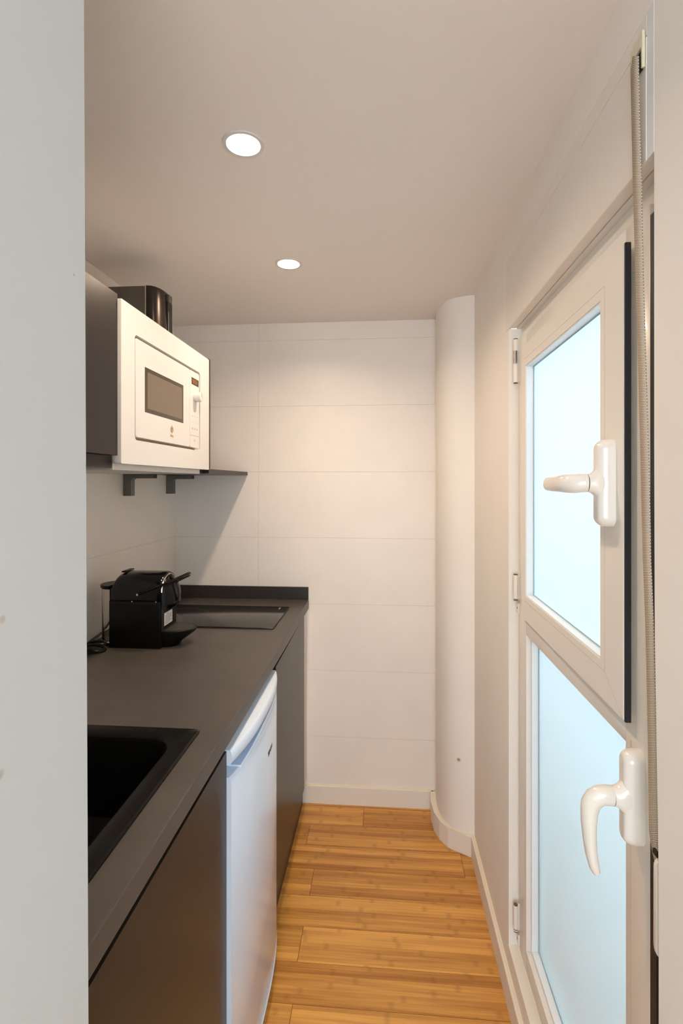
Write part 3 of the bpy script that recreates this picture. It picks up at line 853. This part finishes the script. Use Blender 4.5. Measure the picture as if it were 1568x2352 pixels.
# ------------------------------------------------------------------ toaster on top of the cabinet
t = thing('toaster', 'black toaster with rounded end standing on top of the microwave cabinet', 'toaster', (-.84, 1.63, 1.8885))
ZT, Z0 = 2.070, 1.900
half = [(-.7411, 1.5548), (-.7300, 1.5562), (-.7223, 1.5590), (-.7150, 1.5660), (-.7077, 1.5810), (-.7035, 1.6020), (-.7020, 1.6250),
        (-.7030, 1.6480), (-.7077, 1.6700), (-.7150, 1.6850), (-.7223, 1.6920), (-.7300, 1.6948), (-.7411, 1.6962)]
mb = MB(); R = []
for z, g in ((Z0, .0055), (1.96, .0035), (2.03, .0012), (2.064, .0), (ZT-.001, -.0008), (ZT, -.004)):
    R.append([(p[0] + g*(1 if p[0] > -.735 else .3), 1.6255+(p[1]-1.6255)*(1+g*2), z) for p in half])
mb.loft(R)
sh = part(mb, 'end_shell', 'toaster_shell', t)
mb = MB().prism([(-.9350, Z0), (-.7412, Z0), (-.7412, ZT-.0005), (-.9350, ZT-.0005)], 'y', 1.5552, 1.6958)
mb.bevel_sharp(.003, 2, 50); part(mb, 'body', 'toaster_side', t)
part(MB().box(-.7440, -.7405, 1.5538, 1.5556, Z0, ZT-.002), 'edge_trim', 'chrome', t, smooth=False)
mb = MB().box(-.7060, -.6962, 1.6150, 1.6500, 1.925, 2.040, .0008, 1); sl = part(mb, 'lever_slot', 'black_void', sh)
mb = MB().box(-.6962, -.6950, 1.6155, 1.6180, 1.935, 2.006); mb.box(-.6962, -.6952, 1.6215, 1.6230, 1.930, 2.004)
part(mb, 'slot_rail', 'chrome', sh, smooth=False)
mb = MB().box(-.7025, -.6945, 1.6200, 1.6460, 2.040, 2.064, .001, 1); part(mb, 'lever', 'toaster_side', sh)
mb = MB().cyl((-.7010, 1.6280, 1.9120), 'x', .0115, .012, 28); mb.bevel_sharp(.001, 1, 50); kn = part(mb, 'browning_knob', 'black_satin', sh)
part(MB().annulus((-.6892, 1.6280, 1.9120), .0095, .0108, .0006, 28, axis='x'), 'knob_ring', 'chrome', kn)
mb = MB()
for yy in (1.590, 1.600): mb.cyl((-.6990, yy, 1.912), 'x', .0028, .0016, 12)
part(mb, 'button', 'chrome', sh)
mb = MB().annulus((-.7037, 1.6000, 2.046), .0024, .0032, .0009, 16, axis='x'); part(mb, 'print_mark', 'print_dark', sh)
part(MB().box(-.925, -.715, 1.565, 1.686, 1.8885, 1.8998), 'foot', 'black_matte', t, smooth=False)

# ------------------------------------------------------------------ coffee machine
t = thing('coffee_machine', 'small black capsule coffee machine with clear water tank on the worktop', 'coffee machine', (-.79, 1.645, .92))
CY0, CY1, CZ = 1.585, 1.703, .9205
cyc = (CY0+CY1)/2; hw = (CY1-CY0)/2
def arch(x, top, w, z0=CZ, n=16, flat=.25, yc=cyc):
    """section across Y: straight sides, rounded top"""
    pts = [(x, yc-w, z0)]
    rz = min(w*1.0, (top-z0)*.6)
    for k in range(n+1):
        a = PI - PI*k/n
        c_, s_ = math.cos(a), math.sin(a)
        ee = .78
        pts.append((x, yc + w*math.copysign(abs(c_)**ee, c_), top-rz + rz*abs(s_)**ee))
    pts.append((x, yc+w, z0))
    return pts
# lower block
mb = MB().box(-.8790, -.7085, CY0, CY1, CZ, 1.072, .003, 2); part(mb, 'lower_body', 'black_satin', t)
# head: back end rounds off
mb = MB(); R = []
for x, top, w in ((-.8770, 1.108, hw*.90), (-.8745, 1.122, hw*.955), (-.8690, 1.137, hw*.98), (-.8610, 1.149, hw), (-.8500, 1.1560, hw), (-.8350, 1.1585, hw), (-.79, 1.1590, hw),
                  (-.7250, 1.1585, hw), (-.7120, 1.1575, hw), (-.7065, 1.154, hw*.97)):
    R.append(arch(x, top, w, 1.0745))
mb.loft(R); hd = part(mb, 'head', 'black_gloss', t)
# seam groove detail
mb = MB().box(-.8700, -.7200, CY0-.0012, CY0+.002, 1.0630, 1.0665, .0005, 1); part(mb, 'side_groove', 'black_matte', hd, smooth=False)
for x, z in ((-.8010, 1.071), (-.7215, 1.071)): part(MB().cyl((x, CY0-.0022, z), 'y', .0022, .003, 10), 'side_stud', 'chrome', hd)
# front nose with the capsule outlet
mb = MB(); R = []
for x, top, w in ((-.7064, 1.146, hw*.90), (-.700, 1.144, hw*.86), (-.6935, 1.136, hw*.78), (-.6860, 1.120, hw*.66), (-.6800, 1.100, hw*.56), (-.6765, 1.078, hw*.50)):
    R.append(arch(x, top, w, 1.058 if x > -.70 else 1.046))
mb.loft(R); ns = part(mb, 'nose', 'black_satin', t)
mb = MB().tube([(-.7055, cyc+math.cos(a)*hw*.93, 1.100+math.sin(a)*.050) for a in [PI*k/18 for k in range(19)]], .0022, 8)
part(mb, 'nose_ring', 'chrome', ns)
mb = MB().prism([(-.6990, 1.057), (-.6730, 1.057), (-.6790, 1.047), (-.6990, 1.036)], 'y', cyc-.012, cyc+.012); part(mb, 'spout', 'black_satin', ns)
mb = MB().tube([(-.7020, cyc, 1.143), (-.6900, cyc, 1.138), (-.6790, cyc, 1.125), (-.6715, cyc, 1.105), (-.6690, cyc, 1.085), (-.6690, cyc, 1.062)], [(.004, .010)]*6, 12)
part(mb, 'nose_rib', 'black_gloss', ns)
# ribbed front panel with the paper label
fp = part(MB().box(-.7086, -.7030, CY0+.004, CY1-.004, .975, 1.052, .0015, 1), 'front_panel', 'black_matte', t)
mb = MB()
for j in range(7):
    for k in range(13):
        yy = CY0+.010 + k*.0082; zz = .981 + j*.0105
        mb.box(-.7032, -.7021, yy, yy+.0042, zz, zz+.0065)
part(mb, 'panel_ribs', 'black_satin', fp, smooth=False)
lb = part(MB().box(-.7022, -.7014, CY0+.016, CY0+.078, .990, 1.030), 'paper_label', 'label_paper', fp, smooth=False)
mb = MB()
for j, (a, b_) in enumerate(((.018, .032), (.006, .056), (.006, .052), (.006, .056), (.006, .046), (.006, .054), (.006, .040))):
    zz = 1.0245 - j*.0050
    mb.box(-.7016, -.7011, CY0+.016+a, CY0+.016+b_, zz, zz+.0014)
part(mb, 'fine_print', 'print_dark', fp, smooth=False)
# drip tray, half oval in plan, tapering down
mb = MB(); R = []
def oval(z, lx, w, n=20, x0=-.708):
    return [(x0, cyc-w, z)] + [(x0 + lx*math.sin(a)**.9 if a > 0 else x0, cyc - w*math.cos(a), z) for a in [PI*k/n for k in range(1, n)]] + [(x0, cyc+w, z)]
for z, lx, w in ((CZ, .040, hw*.66), (.932, .046, hw*.74), (.952, .074, hw*.88), (.966, .092, hw*.95), (.973, .0965, hw*.97), (.975, .0955, hw*.96)):
    R.append(oval(z, lx, w))
mb.loft(R); tr = part(mb, 'drip_tray', 'black_satin', t)
mb = MB(); mb.loft([oval(.9752, .089, hw*.90), oval(.9762, .088, hw*.89)]); gr = part(mb, 'tray_grid', 'black_matte', tr)
mb = MB()
for j in range(9):
    for k in range(9):
        x = -.700 + j*.0085; yy = cyc-.040 + k*.010
        if ((x+.708)/.084)**2 + ((yy-cyc)/(hw*.82))**2 < 1: mb.box(x, x+.005, yy-.0028, yy+.0028, .9762, .9770)
part(mb, 'grid_ribs', 'toaster_side', tr, smooth=False)
# lever: a bow over the head, hinged at both sides
mb = MB(); P = []
piv = -.7790
pa = [(-.7790, CY0-.005, 1.095), (-.7550, CY0-.006, 1.104), (-.7250, CY0-.006, 1.116), (-.6950, CY0-.003, 1.128), (-.6700, CY0+.008, 1.138), (-.6500, CY0+.024, 1.147), (-.6400, cyc-.012, 1.152), (-.6375, cyc, 1.153)]
pb = [(x, 2*cyc-y, z) for x, y, z in pa[:-1]][::-1]
mb.tube(pa+pb, [(.0042, .0058)]*len(pa+pb), 12); lv = part(mb, 'lever', 'black_gloss', t)
mb = MB().tube([(x, y + (.0 if True else 0), z-.0085) for x, y, z in (pa+pb)[3:-3]], [(.0022, .0042)]*len((pa+pb)[3:-3]), 10)
part(mb, 'lever_lip', 'black_satin', lv)
mb = MB().cyl((-.7790, CY0-.0115, 1.095), 'y', .0035, .006, 14); part(mb, 'pivot', 'chrome', lv)
mb = MB().box(-.8520, -.8380, cyc-.03, cyc+.03, 1.1575, 1.1625, .0015, 2); part(mb, 'top_catch', 'black_satin', hd)
# water tank behind, clear with a dark lid
tx = -.8850
def dtank(z, r, n=28):
    return [(tx + -r*math.cos(a)*1.0, cyc + r*1.02*math.sin(a), z) for a in [-PI/2 + PI*k/n for k in range(n+1)]]
rt = .0440
mb = MB(); mb.loft([dtank(.9300, rt-.004), dtank(.9340, rt-.0005), dtank(.945, rt), dtank(1.1040, rt+.001)]); tk = part(mb, 'water_tank', 'clear_plastic', t)
mb = MB(); mb.loft([dtank(.9302+.0035, rt-.006), dtank(.938, rt-.0035), dtank(1.1035, rt-.002)])
for f in mb.bm.faces: f.normal_flip()
mb.bm.normal_update(); part(mb, 'tank_inside', 'clear_plastic', tk)
mb = MB(); mb.loft([dtank(1.1045, rt+.001), dtank(1.107, rt+.004), dtank(1.1150, rt+.0045), dtank(1.1165, rt+.003)]); part(mb, 'tank_lid', 'black_satin', t)
mb = MB(); mb.loft([dtank(CZ, rt*.80), dtank(.9295, rt*.92)]); part(mb, 'tank_base', 'black_satin', t)

# power cable coiled beside the machine
o = None
mb = MB()
pts = []
for k in range(65):
    a = 2*PI*k/30
    pts.append((-.908 + (.036+.004*math.sin(a*.37))*math.cos(a), 1.5475 + .021*math.sin(a) + .006*math.sin(a*.5), .9250 + .011*(1-math.cos(a*.5)) + .003*math.sin(a)**2))
mb.tube(pts, .0042, 10)
mb.tube([(-.872, 1.5475, .9250), (-.880, 1.530, .9250), (-.915, 1.520, .9250), (-.948, 1.545, .9250), (-.9610, 1.62, .928), (-.957, 1.70, .940), (-.955, 1.76, .965)], .0042, 10)
o = mb.build('power_cable', 'cable_rubber'); tag(o, 'black power cable coiled on the worktop beside the coffee machine', 'cable')

# ------------------------------------------------------------------ ceiling lamps
for i, (lx, ly) in enumerate(LAMPS):
    lab = 'round recessed ceiling spotlight, glowing, the one nearer the camera' if i == 0 else 'round recessed ceiling spotlight, glowing, the one nearer the back wall'
    t = thing('ceiling_spotlight', lab, 'ceiling light', (lx, ly, ZC), 'recessed ceiling spotlights')
    part(MB().annulus((lx, ly, ZC-.0025), .0362, .0440, .0024, 48), 'trim_ring', 'appliance_white', t)
    part(MB().cyl((lx, ly, ZC+.004), 'z', .0355, .02, 40), 'lens', 'lamp_lens', t)
    l = bpy.data.lights.new('spotlight_bulb', 'AREA'); l.shape = 'DISK'; l.size = .045; l.energy = 3.3; l.spread = math.radians(150); l.color = (1, .765, .56)
    lo = bpy.data.objects.new('spotlight_bulb', l); COL.objects.link(lo); lo.parent = t; lo.location = (0, 0, -.004)
    
# ------------------------------------------------------------------ daylight
w = bpy.data.worlds.new('sky'); SC.world = w; w.use_nodes = True
nt = w.node_tree; bg = nt.nodes['Background']
bg.inputs[0].default_value = (.82, .92, 1.0, 1); bg.inputs[1].default_value = 6.5

# ------------------------------------------------------------------ camera
cam = bpy.data.cameras.new('camera'); co = bpy.data.objects.new('camera', cam); COL.objects.link(co)
cam.sensor_fit = 'VERTICAL'; cam.sensor_height = 36.0
cam.lens = 1180/2352*36.0
cam.shift_y = -68/2352
cam.clip_start = .02
co.location = (0, 0, 1.452)
co.rotation_euler = (PI/2, 0, math.atan((880-784)/1180))
SC.camera = co

SC.view_settings.view_transform = 'Standard'; SC.view_settings.look = 'None'
SC.view_settings.gamma = 1; SC.view_settings.exposure = 0.42
try: SC.view_settings.use_curve_mapping = False
except Exception: pass
SC.cycles.max_bounces = 14; SC.cycles.diffuse_bounces = 8
SC.cycles.transmission_bounces = 10
SC.cycles.sample_clamp_indirect = 6
